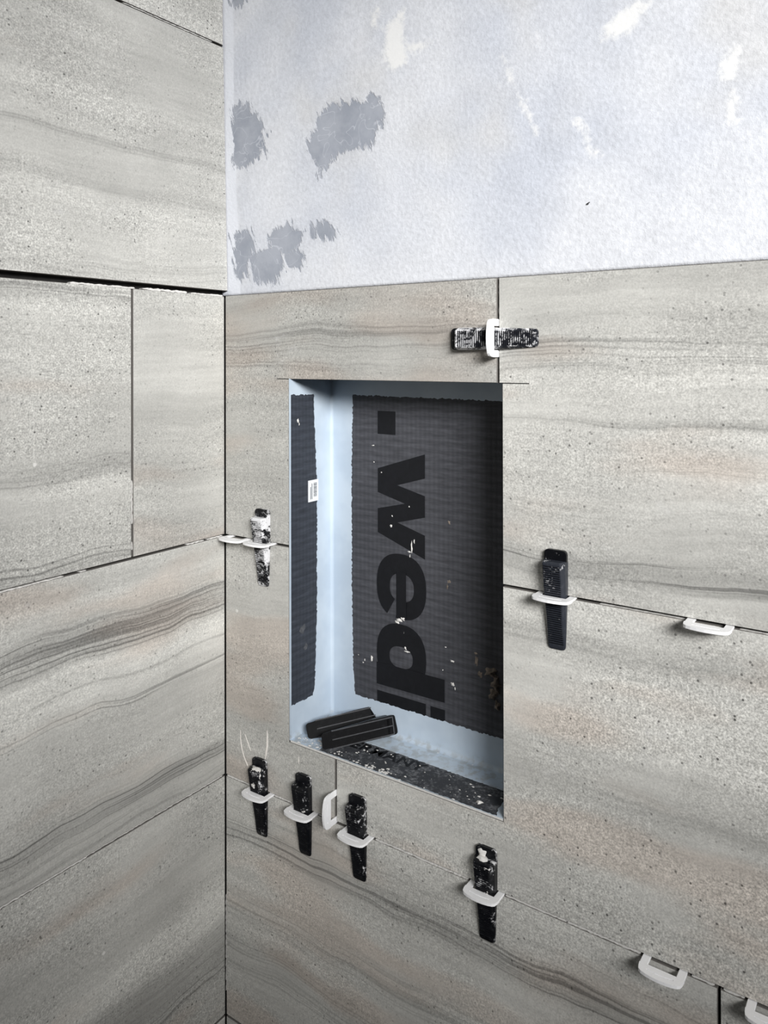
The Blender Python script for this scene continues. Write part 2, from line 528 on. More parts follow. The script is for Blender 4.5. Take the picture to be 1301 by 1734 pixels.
def make_tile(poly, wall, mat, parent):
    """poly in wall coordinates: (x, z) on the back wall, (y, z) on the left wall; 10 mm thick, small chamfer"""
    bm = bmesh.new()
    if wall == 'B':
        vs_ = [bm.verts.new((p[0], 0.0, p[1])) for p in poly]
        ext = Vector((0, 0.010, 0))
        nf = Vector((0, -1, 0))
    else:
        vs_ = [bm.verts.new((0.0, p[0], p[1])) for p in poly]
        ext = Vector((-0.010, 0, 0))
        nf = Vector((1, 0, 0))
    face = bm.faces.new(vs_)
    r = bmesh.ops.extrude_face_region(bm, geom=[face])
    nv = [e for e in r['geom'] if isinstance(e, bmesh.types.BMVert)]
    bmesh.ops.translate(bm, verts=nv, vec=ext)
    bmesh.ops.recalc_face_normals(bm, faces=bm.faces)
    fe = [e for e in bm.edges if all(abs(v.co.dot(nf)) < 1e-6 for v in e.verts)]
    bmesh.ops.bevel(bm, geom=fe, offset=0.0004, segments=1, affect='EDGES', clamp_overlap=True)
    bmesh.ops.recalc_face_normals(bm, faces=bm.faces)
    for f in bm.faces:
        f.material_index = 0 if f.normal.dot(nf) > 0.99 else 1
    me = bpy.data.meshes.new('tile')
    bm.to_mesh(me)
    bm.free()
    return link('tile', me, [mat, M['tile_edge']], parent)


def rect(a0, a1, z0, z1):
    return [(a0, z0), (a1, z0), (a1, z1), (a0, z1)]


g_ = GAP
LC = -0.0008      # left-wall tiles stop here at the corner
BC = 0.0016       # back-wall tiles start here
JR, JD, JE = 0.3796, 0.1766, 0.5805

TONE = {3: .90, 5: .97, 6: .88, 13: .84, 14: .95, 16: 1.12, 8: 1.04, 17: 1.05, 10: 0.97}
TILES = []        # wall, polygon, z0, z1, stops, lines, seed, warm, speck
# left wall, from the top
TILES.append(('L', rect(-0.62, -0.0022, 0.9140, 1.206), 0.914, 1.206, [(0.914, 1.0), (1.05, 1.05), (1.2, 0.98)], [], 1, .2, 1))
TILES.append(('L', rect(-1.24, -0.6224, 0.9140, 1.206), 0.914, 1.206, [(0.914, 1.0), (1.2, 1.0)], [], 2, .2, 1))
TILES.append(('L', [(-0.598, 0.6062), (0.0052, 0.6062), (-0.0014, 0.9112), (-0.598, 0.9112)], 0.6062, 0.9112,
              [(0.606, 1.12), (0.64, 1.10), (0.69, 1.10), (0.706, 0.97), (0.718, 1.06), (0.748, 1.02), (0.757, 0.84), (0.764, 0.98), (0.80, 1.0), (0.91, 1.04)],
              [(0.757, 0.004, 0.35), (0.62, 0.012, 0.25), (0.705, 0.006, 0.2)], 3, .15, 1.0))
TILES.append(('L', rect(-1.2, -0.600, 0.6062, 0.9112), 0.6062, 0.9112, [(0.606, 1.1), (0.7, 1.0), (0.91, 1.0)], [(0.75, 0.01, 0.4)], 4, .2, 1))
TILES.append(('L', rect(-0.738, -0.1400, 0.3 + g_, 0.5990), 0.3, 0.6,
              [(0.30, 0.92), (0.33, 0.95), (0.385, 1.02), (0.400, 0.80), (0.415, 0.92), (0.45, 1.0), (0.55, 1.05), (0.575, 1.15), (0.584, 0.92), (0.592, 1.1), (0.60, 1.1)],
              [(0.588, 0.008, 0.7), (0.40, 0.012, 0.4), (0.312, 0.010, 0.7)], 5, .2, 1.0))
TILES.append(('L', rect(-0.1376, LC, 0.3 + g_, 0.5990), 0.3, 0.6,
              [(0.30, 1.0), (0.36, 1.04), (0.41, 0.98), (0.45, 1.0), (0.52, 1.18), (0.575, 1.14), (0.60, 1.05)],
              [], 6, .35, 0.7))
TILES.append(('L', rect(-1.24, -0.7404, 0.3 + g_, 0.5990), 0.3, 0.6, [(0.3, 1.0), (0.6, 1.05)], [(0.4, 0.02, 0.4)], 7, .2, 1))
TILES.append(('L', rect(-0.44, LC, g_, 0.3 - g_), 0.0, 0.3,
              [(0.0, 0.80), (0.022, 0.92), (0.034, 0.70), (0.044, 0.78), (0.056, 0.95), (0.10, 0.95), (0.14, 1.0), (0.17, 1.25), (0.195, 1.25), (0.205, 0.92), (0.235, 0.86), (0.245, 0.98), (0.3, 1.0)],
              [(0.222, 0.018, 0.85), (0.148, 0.004, 0.7), (0.040, 0.012, 0.9), (0.173, 0.003, 0.4), (0.015, 0.008, 0.4)], 8, .42, 0.7))
TILES.append(('L', rect(-1.04, -0.4424, g_, 0.3 - g_), 0.0, 0.3, [(0.0, 0.8), (0.05, 0.8), (0.18, 1.15), (0.22, 0.9), (0.3, 1.0)], [(0.22, 0.02, 0.8)], 9, .4, .8))
TILES.append(('L', rect(-0.70, LC, -0.3 + g_, -g_), -0.3, 0.0,
              [(-0.30, 0.85), (-0.25, 0.75), (-0.21, 0.70), (-0.19, 0.80), (-0.165, 1.18), (-0.145, 1.15), (-0.125, 0.95), (-0.05, 0.92), (0.0, 0.98)],
              [(-0.235, 0.006, 0.7), (-0.20, 0.02, 0.3)], 10, .4, 1.0))
TILES.append(('L', rect(-0.42, LC, -0.6 + g_, -0.3 - g_), -0.6, -0.3, [(-0.6, 0.95), (-0.3, 0.95)], [(-0.4, 0.02, 0.6)], 11, .3, 1))
TILES.append(('L', rect(-1.02, -0.4224, -0.6 + g_, -0.3 - g_), -0.6, -0.3, [(-0.6, 0.95), (-0.3, 0.95)], [(-0.45, 0.02, 0.6)], 12, .3, 1))
# back wall
TILES.append(('B', [(BC, 0.3 + g_), (NX0, 0.3 + g_), (NX0, NZ1), (JR - g_, NZ1), (JR - g_, 0.5995), (BC, 0.5995)], 0.3, 0.6,
              [(0.30, 1.05), (0.36, 1.0), (0.40, 1.06), (0.46, 1.0), (0.50, 1.02), (0.525, 0.92), (0.545, 0.88), (0.56, 0.98), (0.60, 0.95)],
              [(0.542, 0.012, 0.45), (0.515, 0.006, 0.4)], 13, .6, 0.8))
TILES.append(('B', [(JR + g_, NZ1), (NX1, NZ1), (NX1, 0.3 + g_), (0.98, 0.3 + g_), (0.98, 0.5995), (JR + g_, 0.5995)], 0.3, 0.6,
              [(0.30, 1.12), (0.318, 1.1), (0.326, 0.86), (0.338, 0.84), (0.348, 1.08), (0.37, 1.06), (0.44, 1.10), (0.455, 1.12), (0.462, 0.96), (0.468, 1.12), (0.505, 1.14), (0.515, 1.0), (0.533, 0.92), (0.545, 0.97), (0.60, 0.91)],
              [(0.333, 0.010, 0.8), (0.463, 0.004, 0.5), (0.526, 0.012, 0.55), (0.38, 0.006, 0.2), (0.42, 0.005, 0.25)], 14, .4, 0.85))
TILES.append(('B', [(BC, g_), (JD - g_, g_), (JD - g_, NZ0), (NX0, NZ0), (NX0, 0.3 - g_), (BC, 0.3 - g_)], 0.0, 0.3,
              [(0.0, 0.95), (0.06, 1.0), (0.15, 1.0), (0.22, 1.03), (0.3, 1.0)], [], 15, .7, 0.7))
TILES.append(('B', [(JD + g_, g_), (0.776, g_), (0.776, 0.3 - g_), (NX1, 0.3 - g_), (NX1, NZ0), (JD + g_, NZ0)], 0.0, 0.3,
              [(0.0, 0.98), (0.05, 1.02), (0.11, 0.98), (0.13, 0.86), (0.15, 0.98), (0.18, 1.12), (0.235, 1.10), (0.258, 0.86), (0.268, 0.92), (0.28, 1.08), (0.3, 1.1)],
              [(0.135, 0.008, 0.2), (0.262, 0.006, 0.2)], 16, .65, 1.1))
TILES.append(('B', rect(BC, JE - g_, -0.3 + g_, -g_), -0.3, 0.0,
              [(-0.30, 0.9), (-0.2, 0.92), (-0.12, 1.05), (-0.085, 1.1), (-0.072, 0.92), (-0.055, 0.86), (-0.045, 0.98), (-0.03, 1.06), (0.0, 1.05)],
              [(-0.060, 0.010, 0.8), (-0.033, 0.003, 0.35), (-0.15, 0.015, 0.4), (-0.22, 0.02, 0.4)], 17, .55, 0.8))
TILES.append(('B', rect(JE + g_, 1.18, -0.3 + g_, -g_), -0.3, 0.0, [(-0.3, 0.95), (-0.1, 1.0), (0.0, 1.0)], [(-0.1, 0.02, 0.5)], 18, .6, 1))
TILES.append(('B', rect(BC, 0.279, -0.6 + g_, -0.3 - g_), -0.6, -0.3, [(-0.6, 0.95), (-0.3, 0.98)], [(-0.4, 0.02, 0.5)], 19, .5, 1))
TILES.append(('B', rect(0.2814, 0.879, -0.6 + g_, -0.3 - g_), -0.6, -0.3, [(-0.6, 0.95), (-0.3, 0.98)], [(-0.45, 0.02, 0.5)], 20, .5, 1))
TILES.append(('B', rect(0.7784, 1.28, g_, 0.3 - g_), 0.0, 0.3, [(0.0, 1.0), (0.15, 1.1), (0.3, 1.0)], [(0.2, 0.02, 0.4)], 21, .6, 1))
TILES.append(('B', rect(0.9824, 1.28, 0.3 + g_, 0.5995), 0.3, 0.6, [(0.3, 1.0), (0.45, 1.1), (0.6, 1.0)], [(0.34, 0.02, 0.6)], 22, .5, 1))
for (w, poly, z0, z1, stops, lines, seed, warm, speck) in TILES:
    stops = [(h, v * TONE.get(seed, 1.0)) for h, v in stops]
    mat = tile_material('stone_tile_%02d' % seed, z0, z1, stops, lines, seed, 0.0, warm, speck)
    make_tile(poly, w, mat, wall_left if w == 'L' else wall_back)


# mortar squeezed into the joints
def mortar(wall, p0, p1, hw, seed, depth=0.0006, back=0.006):
    """ragged bead along a joint from p0 to p1 (wall coordinates)"""
    p0, p1 = np.array(p0), np.array(p1)
    Ln = np.hypot(*(p1 - p0))
    n = max(6, int(Ln / 0.0016))
    d = (p1 - p0) / Ln
    nn = np.array([-d[1], d[0]])
    u = wobble(seed, n, hw * 0.5, 1) + hw * 0.7
    l = wobble(seed + 99, n, hw * 0.5, 1) - hw * 0.7
    dd = wobble(seed + 7, n, 0.0007, 1) + depth
    v, f = [], []
    for i in range(n):
        c = p0 + d * Ln * i / (n - 1)
        e = 0.25 if i in (0, n - 1) else 1
        for off, dep in ((u[i] * e, back), (u[i] * e, max(0.0001, dd[i])), (l[i] * e, max(0.0001, dd[i])), (l[i] * e, back)):
            q = c + nn * off
            v.append((q[0], dep, q[1]) if wall == 'B' else (-dep, q[0], q[1]))
    for i in range(n - 1):
        k = 4 * i
        for j in range(4):
            f.append((k + j, k + (j + 1) % 4, k + 4 + (j + 1) % 4, k + 4 + j))
    f += [(3, 2, 1, 0), (4 * n - 4, 4 * n - 3, 4 * n - 2, 4 * n - 1)]
    return pyd('mortar_bead', v, f, M['mortar'], wall_back if wall == 'B' else wall_left)


for i, (w, p0, p1, hw) in enumerate([
        ('L', (-0.36, 0.2993), (-0.222, 0.2993), 0.0009), ('L', (-0.205, 0.2996), (-0.196, 0.2996), 0.0006), ('L', (-0.062, 0.2998), (-0.034, 0.2998), 0.0009),
        ('L', (-0.030, 0.2998), (-0.004, 0.2998), 0.0010), ('L', (-0.1388, 0.309), (-0.1388, 0.318), 0.0006), ('L', (-0.1388, 0.338), (-0.1388, 0.386), 0.0009),
        ('L', (-0.33, -0.0004), (-0.196, -0.0004), 0.0008), ('L', (-0.06, 0.0), (-0.004, 0.0), 0.0006), ('L', (-0.198, -0.0003), (-0.058, -0.0003), 0.0005),
        ('L', (-0.215, 0.5996), (-0.135, 0.5996), 0.0012), ('L', (-0.125, 0.5999), (-0.06, 0.5999), 0.0016), ('L', (-0.055, 0.5996), (-0.003, 0.5996), 0.0012),
        ('L', (-0.15, 0.9126), (-0.02, 0.9126), 0.0006),
        ('B', (0.003, 0.0), (0.043, 0.0), 0.0012), ('B', (0.083, 0.0), (0.112, 0.0), 0.0012), ('B', (0.152, 0.0), (0.168, 0.0), 0.0010),
        ('B', (0.231, -0.0002), (0.345, -0.0002), 0.0012), ('B', (0.386, 0.0), (0.450, 0.0), 0.0010), ('B', (0.448, 0.0), (0.516, 0.0), 0.0012),
        ('B', (0.559, 0.0), (0.577, 0.0), 0.0010), ('B', (0.584, 0.0), (0.60, 0.0), 0.0011),
        ('B', (0.48, 0.2988), (0.555, 0.2988), 0.0004), ('B', (0.597, 0.2988), (0.68, 0.2988), 0.0004),
        ('B', (0.3803, 0.508), (0.3803, 0.595), 0.0003), ('B', (0.0004, -0.27), (0.0004, -0.15), 0.0006)]):
    mortar(w, p0, p1, hw, 40 + i, 0.0001 if hw > 0.0009 else 0.0004 if hw > 0.0005 else 0.0015)


# ------------------------------------------------------------------ niche
D = 0.078
FX0, FZ0 = 0.1088, 0.0727          # inner faces of the box
FX1, FZ1 = 0.3866, 0.4985
niche = empty('wall_niche', (0.2455, 0.04, FZ0))
tag(niche, 'dark recessed shower niche with pale blue-grey sealed corners and large lettering on its back', 'niche')
nb = niche.location.copy()


def into(o, root=niche):
    o.parent = root
    o.matrix_parent_inverse = Matrix.Translation(-root.location)
    return o


into(boxes('back_board', [(FX0 - 0.002, FX1 + 0.002, D, D + 0.012, FZ0 - 0.002, FZ1 + 0.002)], M['board_back']))
into(boxes('side_board', [(FX0 - 0.0015, FX0, 0.0005, D, FZ0, FZ1)], M['board_side']))
into(boxes('side_board', [(FX1, FX1 + 0.002, 0.0105, D, FZ0, FZ1)], M['board_side']))
into(boxes('top_board', [(FX0 - 0.0015, FX1 + 0.002, 0.0105, D, FZ1, FZ1 + 0.002)], M['board_side']))
into(boxes('floor_board', [(FX0 - 0.0015, FX1 - 0.0025, 0.0005, D, FZ0 - 0.0019, FZ0)], M['board_floor']))


into(boxes('edge_coat', [(FX0 - 0.0015, FX0, 0.0001, 0.0005, FZ0, FZ1)], M['coat']))
into(boxes('edge_coat', [(FX0, FX1 - 0.003, 0.0001, 0.0005, FZ0 - 0.0018, FZ0)], M['mortar']))


def ragged_path(pts, step, amp, seed):
    """subdivide a polyline and push its points about for a torn brush edge"""
    rnd = random.Random(seed)
    out = []
    for (a, b) in zip(pts[:-1], pts[1:]):
        L_ = math.hypot(b[0] - a[0], b[1] - a[1])
        n = max(1, int(L_ / step))
        nx, ny = -(b[1] - a[1]) / L_, (b[0] - a[0]) / L_
        for i in range(n):
            t = (i + rnd.uniform(-0.3, 0.3) if i else 0) / n
            k = rnd.gauss(0, 1) * amp if i else 0
            k = max(-2 * amp, min(2 * amp, k))
            out.append((a[0] + (b[0] - a[0]) * t + nx * k, a[1] + (b[1] - a[1]) * t + ny * k))
    return out


def frame_sheet(name, outer, inner, to3, thick, mat, smooth=False):
    """a sheet with one ragged hole: outer rectangle minus inner polygon, lifted by thick along its normal"""
    bm = bmesh.new()

    def loop(pts):
        vv = [bm.verts.new(to3(p[0], p[1], thick)) for p in pts]
        return [bm.edges.new((vv[i], vv[(i + 1) % len(vv)])) for i in range(len(vv))]
    es = loop(outer) + loop(inner)
    bmesh.ops.triangle_fill(bm, use_beauty=True, use_dissolve=False, edges=es)
    r = bmesh.ops.extrude_face_region(bm, geom=list(bm.faces))
    nv = [e for e in r['geom'] if isinstance(e, bmesh.types.BMVert)]
    o0, o1 = Vector(to3(0, 0, thick)), Vector(to3(0, 0, 0))
    bmesh.ops.translate(bm, verts=nv, vec=(o1 - o0))
    return frombm(name, bm, mat)


def closed(pts):
    return pts + [pts[0]]


# coat on the back: bare board left showing in the middle
hole = ragged_path(closed([(0.1425, 0.4762), (0.1405, 0.40), (0.1403, 0.25), (0.1425, 0.14), (0.1455, 0.1082), (0.3495, 0.1082), (0.3520, 0.30), (0.3500, 0.4742)]), 0.0022, 0.00055, 3)
into(frame_sheet('sealing_coat', [(FX0, FZ0), (FX1, FZ0), (FX1, FZ1), (FX0, FZ1)], hole, lambda a, b, t: (a, D - t, b), 0.0005, M['coat']))
# coat on the left side; the bare board runs out to the front edge
hole = ragged_path([(0.0012, 0.1126), (0.0405, 0.1112), (0.0445, 0.125), (0.0485, 0.20), (0.0492, 0.37), (0.0445, 0.44), (0.0435, 0.4772), (0.0012, 0.4782)], 0.0022, 0.0005, 4) + [(0.0012, 0.4782)]
into(frame_sheet('sealing_coat', [(0.0006, FZ0), (D - 0.0005, FZ0), (D - 0.0005, FZ1), (0.0006, FZ1)], hole, lambda a, b, t: (FX0 + t, a, b), 0.0005, M['coat']))
# coat on the floor
hole = ragged_path(closed([(0.150, 0.0012), (0.3765, 0.0012), (0.372, 0.012), (0.3700, 0.0455), (0.28, 0.0465), (0.146, 0.0468)]), 0.0025, 0.0004, 5)
into(frame_sheet('sealing_coat', [(FX0 + 0.0005, 0.0006), (FX1 - 0.003, 0.0006), (FX1 - 0.003, D - 0.0005), (FX0 + 0.0005, D - 0.0005)], hole, lambda a, b, t: (a, b, FZ0 + t), 0.0005, M['coat']))


def fillet():
    """rounded bead of coating along the inner corner"""
    v, f = [], []
    n = 5
    for z in (FZ0, FZ1):
        for i in range(n):
            t = i / (n - 1) * math.pi / 2
            v.append((FX0 + 0.0004 + 0.004 * (1 - math.sin(t)), D - 0.0004 - 0.004 * (1 - math.cos(t)), z))
    v = [(x, y, z) for x, y, z in v]
    f = [(i, i + 1, n + i + 1, n + i) for i in range(n - 1)]
    k = len(v)
    for x in (FX0 + 0.0008, FX1):
        for i in range(n):
            t = i / (n - 1) * math.pi / 2
            v.append((x, D - 0.0004 - 0.005 * (1 - math.cos(t)), FZ0 + 0.0004 + 0.005 * (1 - math.sin(t))))
    f += [(k + i, k + i + 1, k + n + i + 1, k + n + i) for i in range(n - 1)]
    return pyd('corner_bead', v, f, M['coat'], None, True)


into(fillet())


# lettering: runs down the back board, letter tops to the right
def flat(name, polys, y, th, mat, parent_fix=into):
    """thin printed shapes on the back board, each polygon a list of (x, z)"""
    bm = bmesh.new()
    for k, poly in enumerate(polys):
        vv = [bm.verts.new((p[0], y - th - k * 0.00002, p[1])) for p in poly]
        fc = bm.faces.new(vv)
        r = bmesh.ops.extrude_face_region(bm, geom=[fc])
        bmesh.ops.translate(bm, verts=[e for e in r['geom'] if isinstance(e, bmesh.types.BMVert)], vec=(0, th, 0))
    return parent_fix(frombm(name, bm, mat))


def ring(xc, zc, rx, rz, ix, iz, icx=0, icz=0, a0=0, a1=360, n=40):
    """annulus sector cut in quads; angle 0 points along the text (down), 90 to the letter tops (right)"""
    out = []
    for i in range(n):
        p = []
        for a, inner in ((i, 0), (i + 1, 0), (i + 1, 1), (i, 1)):
            t = math.radians(a0 + (a1 - a0) * a / n)
            q = 2.4                                        # slightly squared rounds
            c, s = math.cos(t), math.sin(t)
            c, s = math.copysign(abs(c) ** (2 / q), c), math.copysign(abs(s) ** (2 / q), s)
            if inner:
                p.append((xc + icx + ix * s, zc + icz - iz * c))
            else:
                p.append((xc + rx * s, zc - rz * c))
        out.append(p)
    return out


TH = 0.00018
flat('logo_square', [rect(0.180, 0.2058, 0.4300, 0.4578)], D, TH, M['ink'])
flat('letter', [[(0.2469, 0.4098), (0.2468, 0.3818), (0.2083, 0.3706), (0.2467, 0.3614), (0.2467, 0.3367), (0.2082, 0.3266), (0.2466, 0.3158),
                 (0.2466, 0.2883), (0.1799, 0.3118), (0.1800, 0.3405), (0.2190, 0.3499), (0.1800, 0.3600), (0.1801, 0.3887)]], D, TH, M['ink'])
flat('letter', ring(0.2137, 0.2515, 0.0346, 0.0385, 0.0170, 0.0165, 0.001, -0.001, -10, 330, 48) + [rect(0.2075, 0.2210, 0.2135, 0.2690)], D, TH, M['ink'])
flat('letter', ring(0.2134, 0.1700, 0.0346, 0.0372, 0.0165, 0.0127, 0, -0.002) + [rect(0.1787, 0.2729, 0.1300, 0.1560)], D, TH, M['ink'])
flat('letter', [rect(0.1786, 0.2474, 0.0990, 0.1218), rect(0.2538, 0.2729, 0.0990, 0.1212)], D, 0.00022, M['ink'])


# sticker on the left side
st = into(boxes('sticker', [(FX0, FX0 + 0.0008, 0.0325, 0.0510, 0.3470, 0.3730)], M['paper']))
bars = []
rnd = random.Random(8)
zz = 0.3525
while zz < 0.3690:
    w_ = rnd.choice((0.0004, 0.0007, 0.0011))
    bars.append((FX0 + 0.0007, FX0 + 0.00095, 0.0420, 0.0480, zz, zz + w_))
    zz += w_ + rnd.choice((0.0005, 0.0008))
for yy, za, zb in ((0.0360, 0.3500, 0.3650), (0.0385, 0.3500, 0.3690)):
    bars.append((FX0 + 0.0007, FX0 + 0.00095, yy, yy + 0.0009, za, zb))
bo = boxes('barcode', bars, M['bar'])
bo.parent = st
bo.matrix_parent_inverse = Matrix.Identity(4)


# print on the floor board
def floor_text():
    cu = bpy.data.curves.new('floor_lettering', 'FONT')
    cu.body = 'GERMANY'
    cu.size = 0.0215
    cu.extrude = 0.0001
    cu.offset = 0.0004
    cu.space_character = 1.0
    tmp = bpy.data.objects.new('tmp', cu)
    C.objects.link(tmp)
    bpy.context.view_layer.update()
    me = bpy.data.meshes.new_from_object(tmp.evaluated_get(bpy.context.evaluated_depsgraph_get()))
    bpy.data.objects.remove(tmp, do_unlink=True)
    xs = [v.co.x for v in me.vertices]
    w = max(xs) - min(xs)
    sx = 0.118 / w
    for v in me.vertices:
        v.co = Vector((0.2725 - 0.118 + (v.co.x - min(xs)) * sx, 0.0290 + v.co.y, FZ0 + 0.00012 + v.co.z))
    me.materials.clear()
    return into(link('lettering', me, M['ink_floor']))


floor_text()


# splashes of mortar dried on the niche
def blob(pts3, nrm, seed, mat, name='mortar_splash', root=niche, joined=False):
    """irregular flat lumps: pts3 = (centre, radius along u, radius along v, height) on a face with normal nrm"""
    rnd = random.Random(seed)
    nrm = Vector(nrm).normalized()
    up = Vector((0, 0, 1)) if abs(nrm.z) < 0.9 else Vector((0, 1, 0))
    ux = up.cross(nrm).normalized()
    up = nrm.cross(ux)
    v, f = [], []
    made = []

    def flush():
        o = pyd(name, v, f, mat, None, True)
        made.append(into(o, root) if root is not None else o)
    for (c, ru, rv, h) in pts3:
        if not joined:
            v, f = [], []
        c = Vector(c)
        n = 11
        k = len(v)
        ang0 = rnd.random() * 6
        for i in range(n):
            a = ang0 + i / n * 2 * math.pi
            q = rnd.uniform(0.45, 1.25)
            v.append(c + ux * (math.cos(a) * ru * q) + up * (math.sin(a) * rv * q))
        for i in range(n):
            q = rnd.uniform(0.35, 0.75)
            p = v[k + i]
            v.append(c + (p - c) * q + nrm * h * rnd.uniform(0.5, 1.0))
        v.append(c + nrm * h)
        for i in range(n):
            j = (i + 1) % n
            f.append((k + i, k + j, k + n + j, k + n + i))
            f.append((k + n + i, k + n + j, k + 2 * n))
        if not joined:
            flush()
    if joined:
        flush()
    return made


YB = D - 0.0002
NB = (0, -1, 0)
blob([((0.2105, YB, 0.2115), 0.0045, 0.0035, 0.002), ((0.2165, YB, 0.2145), 0.0045, 0.0022, 0.002), ((0.2075, YB, 0.2085), 0.003, 0.0022, 0.001)], NB, 1, M['mortar'])
blob([((0.2055, YB, 0.199), 0.0007, 0.005, 0.0004), ((0.2065, YB, 0.190), 0.0005, 0.003, 0.0004), ((0.2175, YB, 0.198), 0.0006, 0.004, 0.0004), ((0.1945, YB, 0.178), 0.0011, 0.0035, 0.0005)], NB, 2, M['mortar'])
blob([((0.2215, YB, 0.1765), 0.0045, 0.0012, 0.0008), ((0.2195, YB, 0.1805), 0.0016, 0.003, 0.0008)], NB, 3, M['mortar'])
blob([((0.1705, YB, 0.1585), 0.0022, 0.0040, 0.001), ((0.160, YB, 0.154), 0.0008, 0.0016, 0.0004), ((0.158, YB, 0.1500), 0.0012, 0.0008, 0.0004), ((0.1505, YB, 0.1580), 0.0008, 0.0008, 0.0004)], NB, 4, M['mortar'])
blob([((0.2285, YB, 0.3005), 0.0010, 0.0065, 0.001), ((0.2245, YB, 0.2945), 0.0026, 0.0012, 0.001), ((0.232, YB, 0.3070), 0.0008, 0.003, 0.0006), ((0.2260, YB, 0.2890), 0.0008, 0.003, 0.0006)], NB, 5, M['mortar'])
blob([((0.1995, YB, 0.3215), 0.0022, 0.0016, 0.0006), ((0.2010, YB, 0.3335), 0.0010, 0.001, 0.0004), ((0.2250, YB, 0.3470), 0.0009, 0.0009, 0.0004), ((0.1745, YB, 0.3955), 0.0011, 0.0009, 0.0004), ((0.1735, YB, 0.4155), 0.0022, 0.0007, 0.0004), ((0.1855, YB, 0.384), 0.0009, 0.0009, 0.0004)], NB, 6, M['mortar'])
blob([((0.283, YB, 0.179), 0.0035, 0.0018, 0.0008), ((0.274, YB, 0.1930), 0.0016, 0.0007, 0.0005), ((0.283, YB, 0.1535), 0.0028, 0.0022, 0.0010), ((0.286, YB, 0.1490), 0.0008, 0.002, 0.0005), ((0.2700, YB, 0.166), 0.001, 0.001, 0.0004)], NB, 7, M['mortar'])
blob([((0.2785, YB, 0.268), 0.0030, 0.0020, 0.0004), ((0.2765, YB, 0.262), 0.0012, 0.003, 0.0004), ((0.2790, YB, 0.335), 0.0016, 0.0026, 0.0004)], NB, 8, M['crust'])
blob([((0.331, YB, 0.178), 0.010, 0.007, 0.004), ((0.337, YB, 0.165), 0.008, 0.009, 0.004), ((0.334, YB, 0.153), 0.006, 0.006, 0.003), ((0.339, YB, 0.143), 0.004, 0.006, 0.003), ((0.318, YB, 0.172), 0.003, 0.004, 0.002),
      ((0.3135, YB, 0.1860), 0.0022, 0.0065, 0.001), ((0.3125, YB, 0.1940), 0.0026, 0.0012, 0.001)], NB, 9, M['crust'])
XS = FX0 + 0.0002
blob([((XS, 0.0142, 0.447), 0.0018, 0.0032, 0.0006), ((XS, 0.0165, 0.4425), 0.0010, 0.0018, 0.0004)], (1, 0, 0), 10, M['mortar'])
blob([((XS, 0.022, 0.197), 0.0055, 0.0065, 0.0004), ((XS, 0.0285, 0.175), 0.004, 0.004, 0.0004)], (1, 0, 0), 11, plain('faint_smudge', lin(84, 86, 90), 0.7, 0.3, 300, 0.4))
ZF = FZ0 + 0.0001
sp_pts = [((0.352, 0.012, ZF), 0.0035, 0.003, 0.0022)]
rnd = random.Random(21)
for i in range(60):
    x_ = rnd.uniform(0.165, 0.37)
    y_ = rnd.uniform(0.002, 0.042)
    r_ = rnd.choice((0.0004, 0.0005, 0.0008, 0.0012))
    sp_pts.append(((x_, y_, ZF), r_ * 1.4, r_, r_ * 0.5))
for i in range(34):
    x_ = 0.232 + rnd.gauss(0, 0.012)
    y_ = abs(rnd.gauss(0.004, 0.004)) + 0.001
    r_ = rnd.choice((0.0006, 0.001, 0.0016))
    sp_pts.append(((x_, y_, ZF), r_ * 1.6, r_, r_ * 0.4))
for i in range(60):
    x_ = rnd.uniform(0.112, 0.158)
    y_ = abs(rnd.gauss(0.010, 0.012)) + 0.001
    r_ = rnd.choice((0.0005, 0.0009, 0.0013))
    sp_pts.append(((x_, min(y_, 0.06), ZF + 0.0004), r_ * 1.6, r_, r_ * 0.5))
so = blob(sp_pts, (0, 0, 1), 22, M['mortar'], 'mortar_crumbs', joined=True)[0]
so['kind'] = 'stuff'
blob([((0.4686, 0.0052, 0.6627), 0.0018, 0.0010, 0.0009), ((0.4700, 0.0052, 0.6635), 0.0008, 0.0005, 0.0007)], (0, -1, 0), 31, plain('dark_fleck', lin(34, 33, 32)), 'dark_fleck', wall_back)


# smears of mortar on single tiles
def smear(name, pts, w, seed, root=wall_back):
    n = len(pts)
    v, f = [], []
    for i, (x, z) in enumerate(pts):
        k = math.sin(math.pi * (i + 0.3) / (n - 0.4))
        hw = w * k
        v += [(x - hw, 0.0002, z), (x - hw * 0.6, -0.0004, z), (x + hw * 0.6, -0.0004, z), (x + hw, 0.0002, z)]
    for i in range(n - 1):
        for j in range(3):
            a = 4 * i + j
            f.append((a, a + 1, a + 5, a + 4))
    return pyd(name, v, f, plain('smear_%d' % seed, lin(236, 231, 224), 0.8, 0.2, 300, 0.15), root)


smear('mortar_smear', [(0.0270, 0.0625), (0.0268, 0.052), (0.0285, 0.042), (0.0325, 0.032), (0.0385, 0.023), (0.0415, 0.019)], 0.0010, 1)
smear('mortar_smear', [(0.0345, 0.0600), (0.0375, 0.054), (0.0415, 0.047), (0.0445, 0.042)], 0.0008, 2)
smear('mortar_smear', [(0.0715, 0.0745), (0.0718, 0.066), (0.0712, 0.055), (0.0695, 0.045), (0.0675, 0.036)], 0.0019, 3)
smear('mortar_smear', [(0.1215, 0.0575), (0.1215, 0.053), (0.1217, 0.049)], 0.0006, 4)


# hairline overcuts of the saw at the niche corners
def overcut(x0, x1, z):
    return boxes('saw_cut', [(x0, x1, -0.00004, 0.0006, z - 0.0005, z + 0.0005)], M['backing'], wall_back)


overcut(0.0885, NX0, 0.4968)
overcut(NX1, 0.4125, 0.4966)


